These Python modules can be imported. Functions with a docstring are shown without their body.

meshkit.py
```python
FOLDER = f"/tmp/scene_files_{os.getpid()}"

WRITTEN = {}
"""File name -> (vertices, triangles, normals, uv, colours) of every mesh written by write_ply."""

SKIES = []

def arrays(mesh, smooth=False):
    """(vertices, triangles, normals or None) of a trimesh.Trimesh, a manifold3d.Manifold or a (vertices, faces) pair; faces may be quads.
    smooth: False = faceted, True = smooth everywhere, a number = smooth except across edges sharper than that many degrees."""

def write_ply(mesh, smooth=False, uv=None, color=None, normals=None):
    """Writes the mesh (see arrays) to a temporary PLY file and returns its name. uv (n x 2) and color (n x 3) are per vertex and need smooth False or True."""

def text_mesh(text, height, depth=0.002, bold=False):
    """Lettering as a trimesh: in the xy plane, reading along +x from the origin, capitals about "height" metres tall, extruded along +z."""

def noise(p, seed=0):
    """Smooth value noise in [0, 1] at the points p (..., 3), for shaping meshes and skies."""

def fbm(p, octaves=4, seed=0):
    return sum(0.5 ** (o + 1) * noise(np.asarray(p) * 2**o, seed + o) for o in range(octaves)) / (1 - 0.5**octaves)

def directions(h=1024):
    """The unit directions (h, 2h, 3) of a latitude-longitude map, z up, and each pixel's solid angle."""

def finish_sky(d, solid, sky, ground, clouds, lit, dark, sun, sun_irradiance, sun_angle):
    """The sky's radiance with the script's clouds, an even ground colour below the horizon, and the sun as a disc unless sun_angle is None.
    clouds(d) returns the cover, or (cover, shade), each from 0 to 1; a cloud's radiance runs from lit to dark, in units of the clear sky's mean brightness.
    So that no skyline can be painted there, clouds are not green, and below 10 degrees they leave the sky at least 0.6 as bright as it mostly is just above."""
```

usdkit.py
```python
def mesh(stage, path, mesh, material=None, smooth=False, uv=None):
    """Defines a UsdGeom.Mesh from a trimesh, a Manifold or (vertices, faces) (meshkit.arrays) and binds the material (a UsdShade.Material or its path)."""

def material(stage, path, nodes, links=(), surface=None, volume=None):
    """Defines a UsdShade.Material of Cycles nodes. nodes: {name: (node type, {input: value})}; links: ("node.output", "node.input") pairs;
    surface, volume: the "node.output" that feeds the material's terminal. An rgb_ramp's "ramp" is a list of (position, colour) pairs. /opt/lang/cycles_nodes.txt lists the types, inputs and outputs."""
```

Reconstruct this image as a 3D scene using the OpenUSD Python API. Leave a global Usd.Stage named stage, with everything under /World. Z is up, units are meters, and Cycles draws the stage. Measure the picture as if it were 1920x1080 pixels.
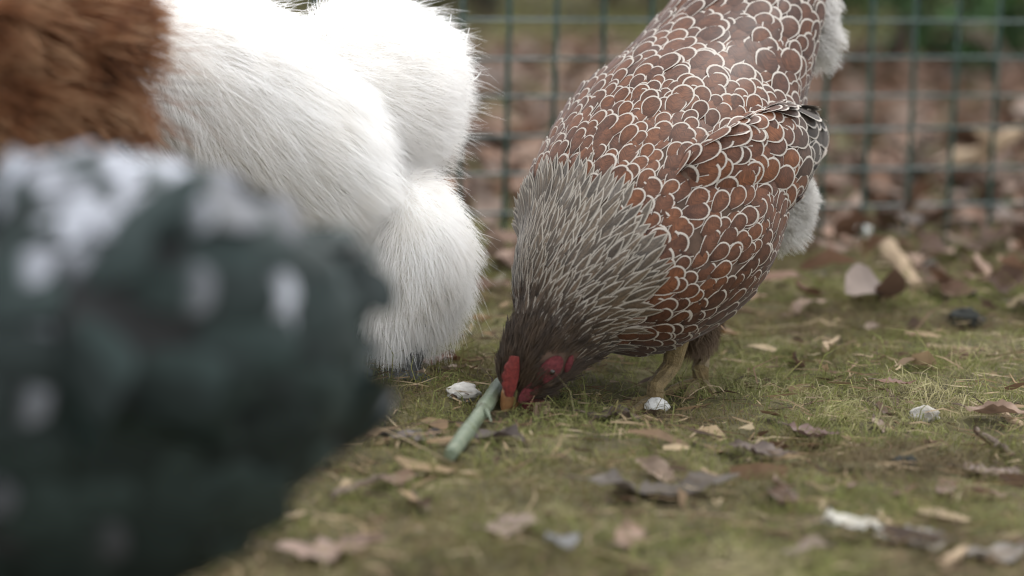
import math
import numpy as np, trimesh, manifold3d as m3, usdkit, meshkit
from scipy.interpolate import PchipInterpolator
from scipy.spatial import cKDTree
from pxr import Usd, UsdGeom, UsdLux, UsdShade, Sdf, Gf, Vt

stage = Usd.Stage.CreateInMemory()
UsdGeom.SetStageUpAxis(stage, 'Z'); UsdGeom.SetStageMetersPerUnit(stage, 1.0)
UsdGeom.Xform.Define(stage, '/World'); UsdGeom.Scope.Define(stage, '/World/Looks')
mat = usdkit.material
R = np.random.default_rng(7)

# ------------------------------------------------------------------ camera, sky, light
W, H, FPX = 1920, 1080, 4516.0
CAM_H, PITCH, ROLL = 0.41, math.radians(9.5), math.radians(1.3)
EXPOSURE = 0.84
SUN_EL, SUN_AZ = math.radians(58), math.radians(35)          # azimuth = atan2(x, y) of the direction towards the sun
SUN_DIR = np.array([math.cos(SUN_EL) * math.sin(SUN_AZ), math.cos(SUN_EL) * math.cos(SUN_AZ), math.sin(SUN_EL)])
fw = np.array([0, math.cos(PITCH), -math.sin(PITCH)]); up0 = np.array([0, math.sin(PITCH), math.cos(PITCH)]); rt0 = np.array([1.0, 0, 0])
rt = math.cos(ROLL) * rt0 + math.sin(ROLL) * up0
up = -math.sin(ROLL) * rt0 + math.cos(ROLL) * up0
eye = np.array([0, 0, CAM_H])
cam = UsdGeom.Camera.Define(stage, '/World/camera')
m = Gf.Matrix4d(*[float(v) for row in ([*rt, 0], [*up, 0], [*(-fw), 0], [*eye, 1]) for v in row])
cam.AddTransformOp().Set(m)
cam.CreateHorizontalApertureAttr(36.0); cam.CreateVerticalApertureAttr(20.25)
cam.CreateFocalLengthAttr(36.0 * FPX / W)
cam.CreateFStopAttr(2.9); cam.CreateFocusDistanceAttr(1.95)
cam.CreateClippingRangeAttr((0.05, 1000.0)); cam.CreateExposureAttr(EXPOSURE)

sky = UsdLux.DomeLight.Define(stage, '/World/sky')
sm = mat(stage, '/World/Looks/sky_look', {
    'sky': ('sky_texture', {'sky_type': 'single_scattering', 'sun_disc': False, 'sun_elevation': SUN_EL, 'sun_rotation': SUN_AZ, 'altitude': 100.0}),
    'tc': ('texture_coordinate', {}), 'n': ('noise_texture', {'scale': 2.2, 'detail': 5.0, 'roughness': 0.55}),
    'r': ('rgb_ramp', {'ramp': [(0.25, (0.72, 0.72, 0.72)), (0.7, (0.97, 0.97, 0.97))]}),
    'cl': ('rgb_ramp', {'ramp': [(0.3, (7.0, 7.2, 7.6)), (0.75, (10.5, 10.6, 10.8))]}),
    'mx': ('mix_color', {'use_clamp': False}), 'bg': ('background_shader', {'strength': 0.1})},
    [('tc.generated', 'n.vector'), ('n.fac', 'r.fac'), ('n.fac', 'cl.fac'), ('r.color', 'mx.fac'), ('sky.color', 'mx.a'), ('cl.color', 'mx.b'),
     ('mx.result', 'bg.color')], surface='bg.background')
UsdShade.MaterialBindingAPI.Apply(sky.GetPrim()).Bind(sm)
sky.GetPrim().SetCustomDataByKey('kind', 'structure')
sun = UsdLux.DistantLight.Define(stage, '/World/sun')
sun.CreateNormalizeAttr(True); sun.CreateIntensityAttr(0.4); sun.CreateAngleAttr(22.0); sun.CreateColorAttr(Gf.Vec3f(1.0, 0.98, 0.955))
sun.AddRotateZOp().Set(math.degrees(-SUN_AZ)); sun.AddRotateXOp().Set(-(90 - math.degrees(SUN_EL)))

# ------------------------------------------------------------------ helpers
def ray(u, v):
    d = fw * FPX + rt * (u - W / 2) + up * (H / 2 - v)
    return d / np.linalg.norm(d)
def at(u, v, y):
    d = ray(u, v); return eye + d * (y / d[1])
def proj(p):
    q = np.asarray(p) - eye; z = q @ fw
    return np.stack([W / 2 + FPX * (q @ rt) / z, H / 2 - FPX * (q @ up) / z, z], -1)
def gz(x, y):
    x, y = np.asarray(x, float), np.asarray(y, float)
    p = np.stack([x, y, np.zeros_like(x)], -1)
    a = (meshkit.fbm(p * 9, 3, 3) - 0.5) * 0.022 + (meshkit.fbm(p * 34, 2, 8) - 0.5) * 0.012 + (meshkit.fbm(p * 1.3, 2, 5) - 0.5) * 0.03 * np.clip((np.hypot(x, y - 2) - 0.7) / 2, 0, 1)
    return a
def on_ground(u, v):
    d = ray(u, v); t = -eye[2] / d[2]
    for _ in range(6):
        p = eye + d * t
        t += (p[2] - float(gz(p[0], p[1]))) / -d[2]
    return eye + d * t
used = {}
def numbered(parent, name):
    k = parent + '/' + name; n = used.get(k, -1) + 1; used[k] = n
    return k if n == 0 else f'{k}_{n:03d}'
def tag(p, label=None, cat=None, group=None, kind=None):
    p = p.GetPrim() if hasattr(p, 'GetPrim') else p
    for k, v in (('label', label), ('category', cat), ('group', group), ('kind', kind)):
        if v: p.SetCustomDataByKey(k, v)
    return p
def thing(name, loc, label, cat, group=None, rz=0.0):
    x = UsdGeom.Xform.Define(stage, numbered('/World', name)); x.AddTranslateOp().Set(Gf.Vec3d(*map(float, loc)))
    if rz: x.AddRotateZOp().Set(math.degrees(rz))
    tag(x, label, cat, group); return x
def obj(name, mesh, material, parent=None, smooth=30, org=None, fcol=None, st=None, label=None, fuv=None):
    """one Mesh prim; org is taken off the points (the origin of the thing)"""
    path = numbered('/World' if parent is None else str(parent.GetPath()), name)
    v, f, n = meshkit.arrays(mesh, smooth if fcol is None and st is None else (True if smooth else False))
    if org is not None: v = v - org
    p = UsdGeom.Mesh.Define(stage, path)
    p.CreatePointsAttr(Vt.Vec3fArray.FromNumpy(v.astype(np.float32)))
    p.CreateFaceVertexCountsAttr(Vt.IntArray.FromNumpy(np.full(len(f), 3, np.int32)))
    p.CreateFaceVertexIndicesAttr(Vt.IntArray.FromNumpy(f.astype(np.int32).ravel()))
    p.CreateSubdivisionSchemeAttr('none')
    if n is not None:
        p.CreateNormalsAttr(Vt.Vec3fArray.FromNumpy(n.astype(np.float32))); p.SetNormalsInterpolation('vertex')
    pv = UsdGeom.PrimvarsAPI(p)
    if fcol is not None: pv.CreatePrimvar('fcol', Sdf.ValueTypeNames.Color3fArray, 'vertex').Set(Vt.Vec3fArray.FromNumpy(np.asarray(fcol, np.float32)))
    if fuv is not None: pv.CreatePrimvar('fuv', Sdf.ValueTypeNames.Color3fArray, 'vertex').Set(Vt.Vec3fArray.FromNumpy(np.asarray(fuv, np.float32)))
    if st is not None: pv.CreatePrimvar('st', Sdf.ValueTypeNames.TexCoord2fArray, 'vertex').Set(Vt.Vec2fArray.FromNumpy(np.asarray(st, np.float32)))
    UsdShade.MaterialBindingAPI.Apply(p.GetPrim()).Bind(material)
    if label: tag(p, label)
    return p
def curves(name, pts, widths, material, parent=None, org=None):
    """pts (N,K,3), widths (N,K)"""
    path = numbered('/World' if parent is None else str(parent.GetPath()), name)
    n, k = pts.shape[:2]
    if org is not None: pts = pts - org
    c = UsdGeom.BasisCurves.Define(stage, path)
    c.CreateTypeAttr('linear'); c.CreateCurveVertexCountsAttr(Vt.IntArray.FromNumpy(np.full(n, k, np.int32)))
    c.CreatePointsAttr(Vt.Vec3fArray.FromNumpy(pts.reshape(-1, 3).astype(np.float32)))
    c.CreateWidthsAttr(Vt.FloatArray.FromNumpy(np.broadcast_to(widths, (n, k)).astype(np.float32).ravel())); c.SetWidthsInterpolation('vertex')
    UsdShade.MaterialBindingAPI.Apply(c.GetPrim()).Bind(material)
    return c
def norm(v): return v / np.maximum(np.linalg.norm(v, axis=-1, keepdims=True), 1e-12)
def tube(pts, rad, n=8, cap=True):
    pts = np.asarray(pts, float); rad = np.broadcast_to(rad, len(pts))
    T = norm(np.gradient(pts, axis=0)); ref = np.array([0.31, 0.2, 0.93]) if abs(T[0] @ np.array([0.31, 0.2, 0.93])) < 0.9 else np.array([1.0, 0, 0])
    U = norm(np.cross(T, ref)); V = np.cross(T, U); a = np.arange(n) / n * 2 * np.pi
    v = (pts[:, None] + rad[:, None, None] * (np.cos(a)[None, :, None] * U[:, None] + np.sin(a)[None, :, None] * V[:, None])).reshape(-1, 3)
    f = []
    for i in range(len(pts) - 1):
        for j in range(n):
            A, B, C, D = i * n + j, i * n + (j + 1) % n, (i + 1) * n + (j + 1) % n, (i + 1) * n + j
            f += [(A, B, C), (A, C, D)]
    if cap:
        v = np.vstack([v, pts[0], pts[-1]]); k = len(v)
        for j in range(n):
            f += [(k - 2, (j + 1) % n, j), (k - 1, (len(pts) - 1) * n + j, (len(pts) - 1) * n + (j + 1) % n)]
    return trimesh.Trimesh(v, np.array(f), process=False)
def ellipsoid(c, axes, sub=3):
    """axes: 3x3 rows = half-axis vectors"""
    s = trimesh.creation.icosphere(sub); s.vertices = s.vertices @ np.asarray(axes) + np.asarray(c); return s
def frame(d, upv=(0, 0, 1)):
    d = norm(np.asarray(d, float)); s = norm(np.cross(d, upv)); return d, s, np.cross(s, d)
def union(meshes, edge=0.006, it=12, lump=0.0):
    ms = [m3.Manifold(m3.Mesh(np.asarray(m.vertices, np.float32), np.asarray(m.faces, np.uint32))) for m in meshes]
    u = m3.Manifold.batch_boolean(ms, m3.OpType.Add).refine_to_length(edge).to_mesh()
    t = trimesh.Trimesh(u.vert_properties[:, :3], u.tri_verts, process=True)
    trimesh.smoothing.filter_taubin(t, iterations=it)
    if lump:
        t.vertices = t.vertices + t.vertex_normals * ((meshkit.fbm(t.vertices * 22, 3, 12) - 0.5) * 2 * lump)[:, None]
        trimesh.smoothing.filter_laplacian(t, lamb=0.4, iterations=2)
    return t

# ------------------------------------------------------------------ materials
def soft(name, stops, scale=20, rough=0.7, trans=0.0, bump=0.0, detail=4.0, spec=0.3, bscale=None, distort=0.0):
    nodes = {'g': ('geometry', {}), 'n': ('noise_texture', {'scale': scale, 'detail': detail, 'roughness': 0.6, 'distortion': distort}),
             'r': ('rgb_ramp', {'ramp': stops}), 'p': ('principled_bsdf', {'roughness': rough, 'specular_ior_level': spec})}
    links = [('g.position', 'n.vector'), ('n.fac', 'r.fac'), ('r.color', 'p.base_color')]
    out = 'p.BSDF'
    if bump:
        nodes['bn'] = ('noise_texture', {'scale': bscale or scale * 4, 'detail': 5.0}); nodes['b'] = ('bump', {'strength': bump, 'distance': 0.004})
        links += [('g.position', 'bn.vector'), ('bn.fac', 'b.height'), ('b.normal', 'p.normal')]
    if trans:
        nodes['t'] = ('translucent_bsdf', {}); nodes['m'] = ('mix_closure', {'fac': trans})
        links += [('r.color', 't.color'), ('p.BSDF', 'm.closure1'), ('t.BSDF', 'm.closure2')]; out = 'm.closure'
    return mat(stage, '/World/Looks/' + name, nodes, links, surface=out)
def primcol(name, rough=0.7, trans=0.0, spec=0.3, nscale=60.0, lo=0.75, hi=1.2, lace=None, edge=(0.75, 1.0), sheen=0.0):
    """colour comes from each piece's own fcol; lace: the colour of the rim (st.x 0 at the rim, 1 inside)"""
    nodes = {'a': ('attribute', {'attribute': 'fcol'}), 'g': ('geometry', {}), 'n': ('noise_texture', {'scale': nscale, 'detail': 3.0}),
             'r': ('rgb_ramp', {'ramp': [(0.3, (lo,) * 3), (0.7, (hi,) * 3)]}), 'x': ('mix_color', {'blend_type': 'multiply', 'fac': 1.0, 'use_clamp': False}),
             'p': ('principled_bsdf', {'roughness': rough, 'specular_ior_level': spec, 'sheen_weight': sheen, 'sheen_roughness': 0.4})}
    links = [('a.color', 'x.a'), ('g.position', 'n.vector'), ('n.fac', 'r.fac'), ('r.color', 'x.b')]
    col = 'x.result'
    if lace:
        nodes |= {'fu': ('attribute', {'attribute': 'fuv'}), 'fs': ('vector_math', {'math_type': 'multiply', 'vector2': (1.3, 17.0, 60.0)}), 'fnn': ('noise_texture', {'scale': 1.6, 'detail': 2.0}),
                  'fr': ('rgb_ramp', {'ramp': [(0.3, (0.62,) * 3), (0.7, (1.38,) * 3)]}), 'fx': ('mix_color', {'blend_type': 'multiply', 'fac': 1.0, 'use_clamp': False}),
                  's': ('attribute', {'attribute': 'st'}), 'sp': ('separate_xyz', {}), 'nn': ('noise_texture', {'scale': 900.0, 'detail': 2.0}),
                  'ad': ('math', {'math_type': 'multiply_add', 'value2': 0.3, 'value3': -0.15}), 'sm': ('math', {'math_type': 'add'}),
                  'mr': ('map_range', {'from_min': edge[0], 'from_max': edge[1], 'clamp': True}), 'lx': ('mix_color', {'a': lace, 'use_clamp': False})}
        links += [('s.vector', 'sp.vector'), ('g.position', 'nn.vector'), ('nn.fac', 'ad.value1'), ('ad.value', 'sm.value1'), ('sp.x', 'sm.value2'), ('sm.value', 'mr.value'),
                  ('mr.result', 'lx.fac'), (col, 'fx.a'), ('fu.vector', 'fs.vector1'), ('fs.vector', 'fnn.vector'), ('fnn.fac', 'fr.fac'), ('fr.color', 'fx.b'), ('fx.result', 'lx.b')]
        col = 'lx.result'
    links.append((col, 'p.base_color')); out = 'p.BSDF'
    if trans:
        nodes['t'] = ('translucent_bsdf', {}); nodes['m'] = ('mix_closure', {'fac': trans})
        links += [(col, 't.color'), ('p.BSDF', 'm.closure1'), ('t.BSDF', 'm.closure2')]; out = 'm.closure'
    return mat(stage, '/World/Looks/' + name, nodes, links, surface=out)

M = {}
M['soil'] = soft('soil', [(0.3, (0.050, 0.042, 0.028)), (0.5, (0.10, 0.088, 0.046)), (0.7, (0.15, 0.135, 0.066))], 14, 0.95, bump=0.8, spec=0.1)
M['moss'] = primcol('moss', 0.75, 0.3, 0.2, 25, 0.7, 1.3)
M['leaf'] = primcol('dead_leaf', 0.6, 0.15, 0.35, 70, 0.72, 1.22)
M['leaf_far'] = primcol('dead_leaf_far', 0.7, 0.1, 0.25, 14, 0.6, 1.2)
M['foliage'] = primcol('foliage', 0.5, 0.25, 0.4, 6, 0.6, 1.3)
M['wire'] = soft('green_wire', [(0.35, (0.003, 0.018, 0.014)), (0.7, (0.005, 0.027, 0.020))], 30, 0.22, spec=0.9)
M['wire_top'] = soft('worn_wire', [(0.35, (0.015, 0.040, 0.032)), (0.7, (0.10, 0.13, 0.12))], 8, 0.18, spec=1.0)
M['bark'] = soft('bark', [(0.3, (0.07, 0.05, 0.035)), (0.6, (0.17, 0.13, 0.10)), (0.8, (0.24, 0.20, 0.16))], 60, 0.9, bump=0.5)
M['pale_wood'] = soft('pale_wood', [(0.3, (0.26, 0.18, 0.11)), (0.7, (0.45, 0.34, 0.22))], 90, 0.8, bump=0.4)
M['stone'] = soft('pale_stone', [(0.3, (0.16, 0.14, 0.11)), (0.5, (0.36, 0.34, 0.30)), (0.72, (0.60, 0.58, 0.54))], 45, 0.9, bump=0.3, spec=0.15)
M['shell'] = soft('white_shell', [(0.3, (0.45, 0.43, 0.38)), (0.5, (0.75, 0.74, 0.70))], 120, 0.8, bump=0.25, spec=0.2)
M['clod'] = soft('dark_clod', [(0.3, (0.012, 0.014, 0.012)), (0.7, (0.04, 0.042, 0.036))], 90, 0.9, bump=0.9)
M['stalk'] = soft('green_stalk', [(0.3, (0.065, 0.062, 0.034)), (0.42, (0.100, 0.125, 0.080)), (0.58, (0.140, 0.170, 0.115)), (0.8, (0.22, 0.23, 0.165))], 75, 0.45, spec=0.5, bump=0.2)
M['laced'] = primcol('laced_feather', 0.55, 0.08, 0.25, 160, 0.85, 1.15, lace=(0.50, 0.45, 0.39), edge=(0.52, 0.80), sheen=0.1)
M['hackle'] = primcol('hackle_feather', 0.5, 0.1, 0.4, 300, 0.75, 1.2, lace=(0.47, 0.42, 0.35), edge=(0.05, 1.0), sheen=0.2)
M['mottled'] = primcol('mottled_feather', 0.55, 0.05, 0.22, 120, 0.8, 1.2)
M['laced_skin'] = soft('laced_under', [(0.3, (0.05, 0.03, 0.02)), (0.7, (0.10, 0.06, 0.04))], 80, 0.8)
M['dark_skin'] = soft('dark_under', [(0.3, (0.010, 0.011, 0.011)), (0.7, (0.022, 0.022, 0.022))], 80, 0.7)
M['white_skin'] = soft('white_under', [(0.3, (0.80, 0.77, 0.72)), (0.7, (0.88, 0.86, 0.83))], 80, 0.8)
M['brown_skin'] = soft('brown_under', [(0.3, (0.10, 0.05, 0.025)), (0.7, (0.20, 0.10, 0.05))], 80, 0.8)
M['white_fluff'] = soft('white_fluff', [(0.3, (0.95, 0.93, 0.90)), (0.55, (0.985, 0.978, 0.965))], 25, 0.6, trans=0.5, spec=0.2)
M['grey_fluff'] = soft('grey_fluff', [(0.3, (0.62, 0.60, 0.57)), (0.7, (0.82, 0.80, 0.77))], 40, 0.7, trans=0.35, spec=0.2)
M['head_fluff'] = soft('head_hair', [(0.3, (0.018, 0.012, 0.008)), (0.7, (0.06, 0.038, 0.022))], 90, 0.5, spec=0.4)
M['tan_down'] = soft('tan_down', [(0.3, (0.10, 0.065, 0.04)), (0.7, (0.20, 0.14, 0.09))], 60, 0.7)
M['brown_fluff'] = soft('brown_fluff', [(0.38, (0.035, 0.014, 0.008)), (0.5, (0.25, 0.105, 0.045)), (0.66, (0.50, 0.31, 0.18))], 15, 0.55, trans=0.3, spec=0.3)
M['comb'] = soft('red_comb', [(0.3, (0.13, 0.015, 0.012)), (0.7, (0.27, 0.040, 0.030))], 420, 0.5, bump=1.0, spec=0.35)
M['face'] = soft('red_face', [(0.3, (0.10, 0.016, 0.018)), (0.7, (0.25, 0.050, 0.055))], 420, 0.6, bump=1.0, spec=0.3)
M['beak'] = soft('horn_beak', [(0.3, (0.14, 0.06, 0.025)), (0.7, (0.32, 0.17, 0.07))], 120, 0.4, spec=0.5)
M['eye'] = soft('eye', [(0.3, (0.006, 0.004, 0.003)), (0.7, (0.012, 0.008, 0.006))], 50, 0.06, spec=0.7)
M['shank'] = soft('yellow_leg', [(0.3, (0.13, 0.095, 0.045)), (0.7, (0.26, 0.19, 0.09))], 150, 0.6, bump=0.6)
M['grey_leg'] = soft('slate_leg', [(0.3, (0.07, 0.07, 0.07)), (0.7, (0.15, 0.15, 0.14))], 150, 0.6, bump=0.5)

# ------------------------------------------------------------------ ground
def axis_steps(lo, hi, a, b, fine, grow=1.35):
    mid = list(np.arange(a, b + fine / 2, fine)); s = fine
    right = [mid[-1]]
    while right[-1] < hi: s *= grow; right.append(right[-1] + s)
    left, s = [mid[0]], fine
    while left[-1] > lo: s *= grow; left.append(left[-1] - s)
    return np.array(left[:0:-1] + mid + right[1:])
gx, gy = axis_steps(-80, 80, -0.9, 1.2, 0.012), axis_steps(-60, 120, 1.1, 3.2, 0.012)
X, Y = np.meshgrid(gx, gy); Z = gz(X, Y)
idx = np.arange(X.size).reshape(X.shape)
F = np.concatenate([np.stack([idx[:-1, :-1], idx[:-1, 1:], idx[1:, 1:]], -1).reshape(-1, 3), np.stack([idx[:-1, :-1], idx[1:, 1:], idx[1:, :-1]], -1).reshape(-1, 3)])
tag(obj('ground', (np.stack([X, Y, Z], -1).reshape(-1, 3), F), M['soil'], smooth=True), 'mossy bare soil of the chicken run and the bed beyond it', kind='structure')

def pick(stops, t):
    t = np.clip(t, 0, 1); c = np.array(stops, float); i = t * (len(c) - 1); k = np.minimum(i.astype(int), len(c) - 2); w = (i - k)[..., None]
    return c[k] * (1 - w) + c[k + 1] * w
MOSS = [(0.17, 0.132, 0.076), (0.205, 0.180, 0.072), (0.165, 0.185, 0.062), (0.250, 0.250, 0.088), (0.36, 0.32, 0.18)]
def blades(n, x0, x1, y0, y1, length, width, lay, seed, clump=14):
    r = np.random.default_rng(seed)
    x, y = r.uniform(x0, x1, n), r.uniform(y0, y1, n)
    p = np.stack([x, y, np.zeros(n)], -1)
    dens = meshkit.fbm(p * 11, 3, 21)
    B0, B1 = on_ground(940, 765)[:2], on_ground(850, 850)[:2]; e = B1 - B0; h = np.clip(((p[:, :2] - B0) @ e) / (e @ e), 0, 1)
    near = (np.linalg.norm(p[:, :2] - B0 - h[:, None] * e, axis=1) < 0.016) | (np.hypot(*(p[:, :2] - on_ground(1232, 782)[:2]).T) < 0.012)
    keep = (r.uniform(0, 1, n) < np.clip((dens - 0.26) * 3.4, 0.35, 1)) & ~near; x, y, p = x[keep], y[keep], p[keep]; n = len(x)
    base = np.stack([x, y, gz(x, y) - 0.002], -1)
    az = r.uniform(0, 2 * np.pi, n) * 0.6 + meshkit.fbm(p * 20, 2, 9) * 14
    L = length * r.lognormal(0, 0.4, n) * (0.55 + 0.9 * meshkit.fbm(p * 16, 2, 33)); lean = np.clip(r.normal(lay, 0.35, n), 0.05, 1.5)
    d0 = np.stack([np.cos(az) * np.sin(lean * 0.5), np.sin(az) * np.sin(lean * 0.5), np.cos(lean * 0.5)], -1)
    az2 = az + r.normal(0, 0.9, n); l2 = lean + r.uniform(0.1, 1.1, n)
    d1 = np.stack([np.cos(az2) * np.sin(l2), np.sin(az2) * np.sin(l2), np.cos(l2)], -1)
    q1 = base + d0 * (L * 0.5)[:, None]; q2 = q1 + d1 * (L * 0.5)[:, None]
    sd = norm(np.cross(d0 + d1, r.normal(0, 1, (n, 3)))) * (width * r.uniform(0.6, 1.3, n))[:, None]
    v = np.stack([base - sd, base + sd, q1 - sd * 0.8, q1 + sd * 0.8, q2], 1).reshape(-1, 3)
    f = (np.arange(n)[:, None, None] * 5 + np.array([[0, 1, 3], [0, 3, 2], [2, 3, 4]])[None]).reshape(-1, 3)
    t = meshkit.fbm(p * 7, 4, 41) * 2.2 - 0.68 + r.normal(0, 0.17, n)
    c = np.repeat(pick(MOSS, t) * r.uniform(0.7, 1.3, (n, 1)), 5, axis=0)
    return v, f, c
def stack(parts):
    vs, fs, cs, o = [], [], [], 0
    for v, f, c in parts:
        vs.append(v); fs.append(f + o); cs.append(c); o += len(v)
    return np.vstack(vs), np.vstack(fs), np.vstack(cs)
v, f, c = stack([blades(215000, -0.48, 0.75, 1.3, 2.75, 0.0135, 0.00045, 1.15, 1), blades(9000, -0.48, 0.75, 1.3, 2.75, 0.024, 0.00055, 0.95, 2),
                 blades(9000, -1.2, 1.4, 2.7, 3.0, 0.02, 0.0007, 1.1, 3), blades(16000, -4, 5, 6.0, 11.0, 0.07, 0.004, 0.6, 4)])
tag(obj('moss', (v, f), M['moss'], smooth=False, fcol=c), 'short olive moss and thin grass carpeting the ground under the hens', 'moss', kind='stuff')

# dry bits lying on the moss: straw, stalks and crumbs of leaf
def debris(n, seed):
    r = np.random.default_rng(seed); x, y = r.uniform(-0.48, 0.75, n), r.uniform(1.3, 2.75, n); L = 0.022 * r.lognormal(0, 0.5, n); w = np.where(r.random(n) < 0.07, L * r.uniform(0.10, 0.22, n), r.uniform(0.0004, 0.0010, n))
    z = gz(x, y) + r.uniform(0.003, 0.011, n); a = r.uniform(0, 6.3, n); b = a + r.normal(0, 0.6, n); el = r.normal(0, 0.22, n)
    p0 = np.stack([x, y, z], -1); d0 = np.stack([np.cos(a), np.sin(a), el], -1); d1 = np.stack([np.cos(b), np.sin(b), el * r.uniform(-1, 1, n)], -1)
    p1 = p0 + d0 * (L / 2)[:, None]; p2 = p1 + d1 * (L / 2)[:, None]; sd = norm(np.cross(d0 + d1, r.normal(0, 0.5, (n, 3)) + [0, 0, 1])) * w[:, None]
    v = np.stack([p0 - sd * .6, p0 + sd * .6, p1 - sd, p1 + sd, p2 - sd * .3, p2 + sd * .3], 1).reshape(-1, 3)
    f = (np.arange(n)[:, None, None] * 6 + np.array([[0, 1, 3], [0, 3, 2], [2, 3, 5], [2, 5, 4]])[None]).reshape(-1, 3)
    c = np.repeat(pick([(0.05, 0.032, 0.022), (0.14, 0.085, 0.05), (0.30, 0.21, 0.12), (0.46, 0.37, 0.24)], r.uniform(0, 1, n) ** 1.2), 6, axis=0); return v, f, c
v, f, c = debris(8500, 91)
tag(obj('dry_litter', (v, f), M['moss'], smooth=False, fcol=c), 'fine straw and dry crumbs scattered through the moss', 'straw', kind='stuff')

# ------------------------------------------------------------------ leaves
def leaf_mesh(L, w, kind, seed, curl=0.25):
    """a dead leaf lying in the xy plane along +x, with a midrib fold, curled edges and a stalk"""
    r = np.random.default_rng(seed); n = 15
    t = np.linspace(0, 1, n)
    if kind == 'oak': hw = w / 2 * np.sin(np.pi * t ** 0.8) ** 0.7 * (0.72 + 0.30 * np.cos(t * np.pi * 8.0 + r.uniform(-0.5, 0.5)))
    else: hw = w / 2 * np.sin(np.pi * np.clip(t, 0, 1) ** 0.75) ** 0.85 * (1 + 0.05 * r.normal(size=n))
    hw[0] = hw[-1] = 0.0006
    spine = np.stack([t * L, 0.06 * L * np.sin(t * 3 + r.uniform(0, 6)), curl * L * (0.5 * (t - 0.5) ** 2 * 4 * r.uniform(-0.2, 1)) + 0.03 * L * np.sin(t * 7 + r.uniform(0, 6))], -1)
    rows = []
    for k, (s, e) in enumerate(((-1, 1), (-1, .5), (0, 0), (1, .5), (1, 1))):
        o = s * hw * e
        lift = curl * np.abs(o) * (0.9 + 0.9 * np.sin(t * 5 + k * 1.7 + seed)) + 0.05 * w * (e == 1) * r.normal(size=n) * (hw > 0.002)
        rows.append(spine + np.stack([np.zeros(n), o, lift], -1))
    v = np.stack(rows, 1).reshape(-1, 3); f = []
    for i in range(n - 1):
        for j in range(4):
            a = i * 5 + j; f += [(a, a + 1, a + 6), (a, a + 6, a + 5)]
    return v, np.array(f)
def place(v, p, rz, tilt=(0, 0), flip=False):
    rx, ry = tilt; c, s = math.cos(rx), math.sin(rx); v = v.copy()
    if flip: v[:, 2] *= -1
    v = v @ np.array([[1, 0, 0], [0, c, s], [0, -s, c]]); c, s = math.cos(ry), math.sin(ry)
    v = v @ np.array([[c, 0, -s], [0, 1, 0], [s, 0, c]]); c, s = math.cos(rz), math.sin(rz)
    return v @ np.array([[c, s, 0], [-s, c, 0], [0, 0, 1]]) + p
LEAF = [(0.10, 0.055, 0.032), (0.17, 0.095, 0.060), (0.26, 0.155, 0.105), (0.34, 0.235, 0.175), (0.23, 0.19, 0.165)]
def leaf(u, v, L, w, rz, label, col, kind='oval', seed=0, curl=0.25, tilt=(0, 0), group=None, raise_=0.006, cat='leaf'):
    p = on_ground(u, v); p[2] += raise_
    vv, ff = leaf_mesh(L, w, kind, seed, curl)
    vv = vv - [L / 2, 0, 0]
    x = thing('fallen_leaf', p, label, cat, group)
    o = obj('blade', (place(vv, np.zeros(3), rz, tilt), ff), M['leaf'], x, smooth=True, fcol=np.tile(np.asarray(col) * [0.80, 0.86, 0.84], (len(vv), 1)) * np.random.default_rng(seed + 5).uniform(0.85, 1.15, (len(vv), 1)))
    e = vv[2]; st_ = np.array([e, e + [-0.12 * L, 0.02 * L, 0.02 * L], e + [-0.22 * L, 0.05 * L, 0.01 * L]])
    obj('stalk', tube(place(st_, np.zeros(3), rz, tilt), [0.0009, 0.0007, 0.0005], 5), M['bark'], x)
    return x

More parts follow.
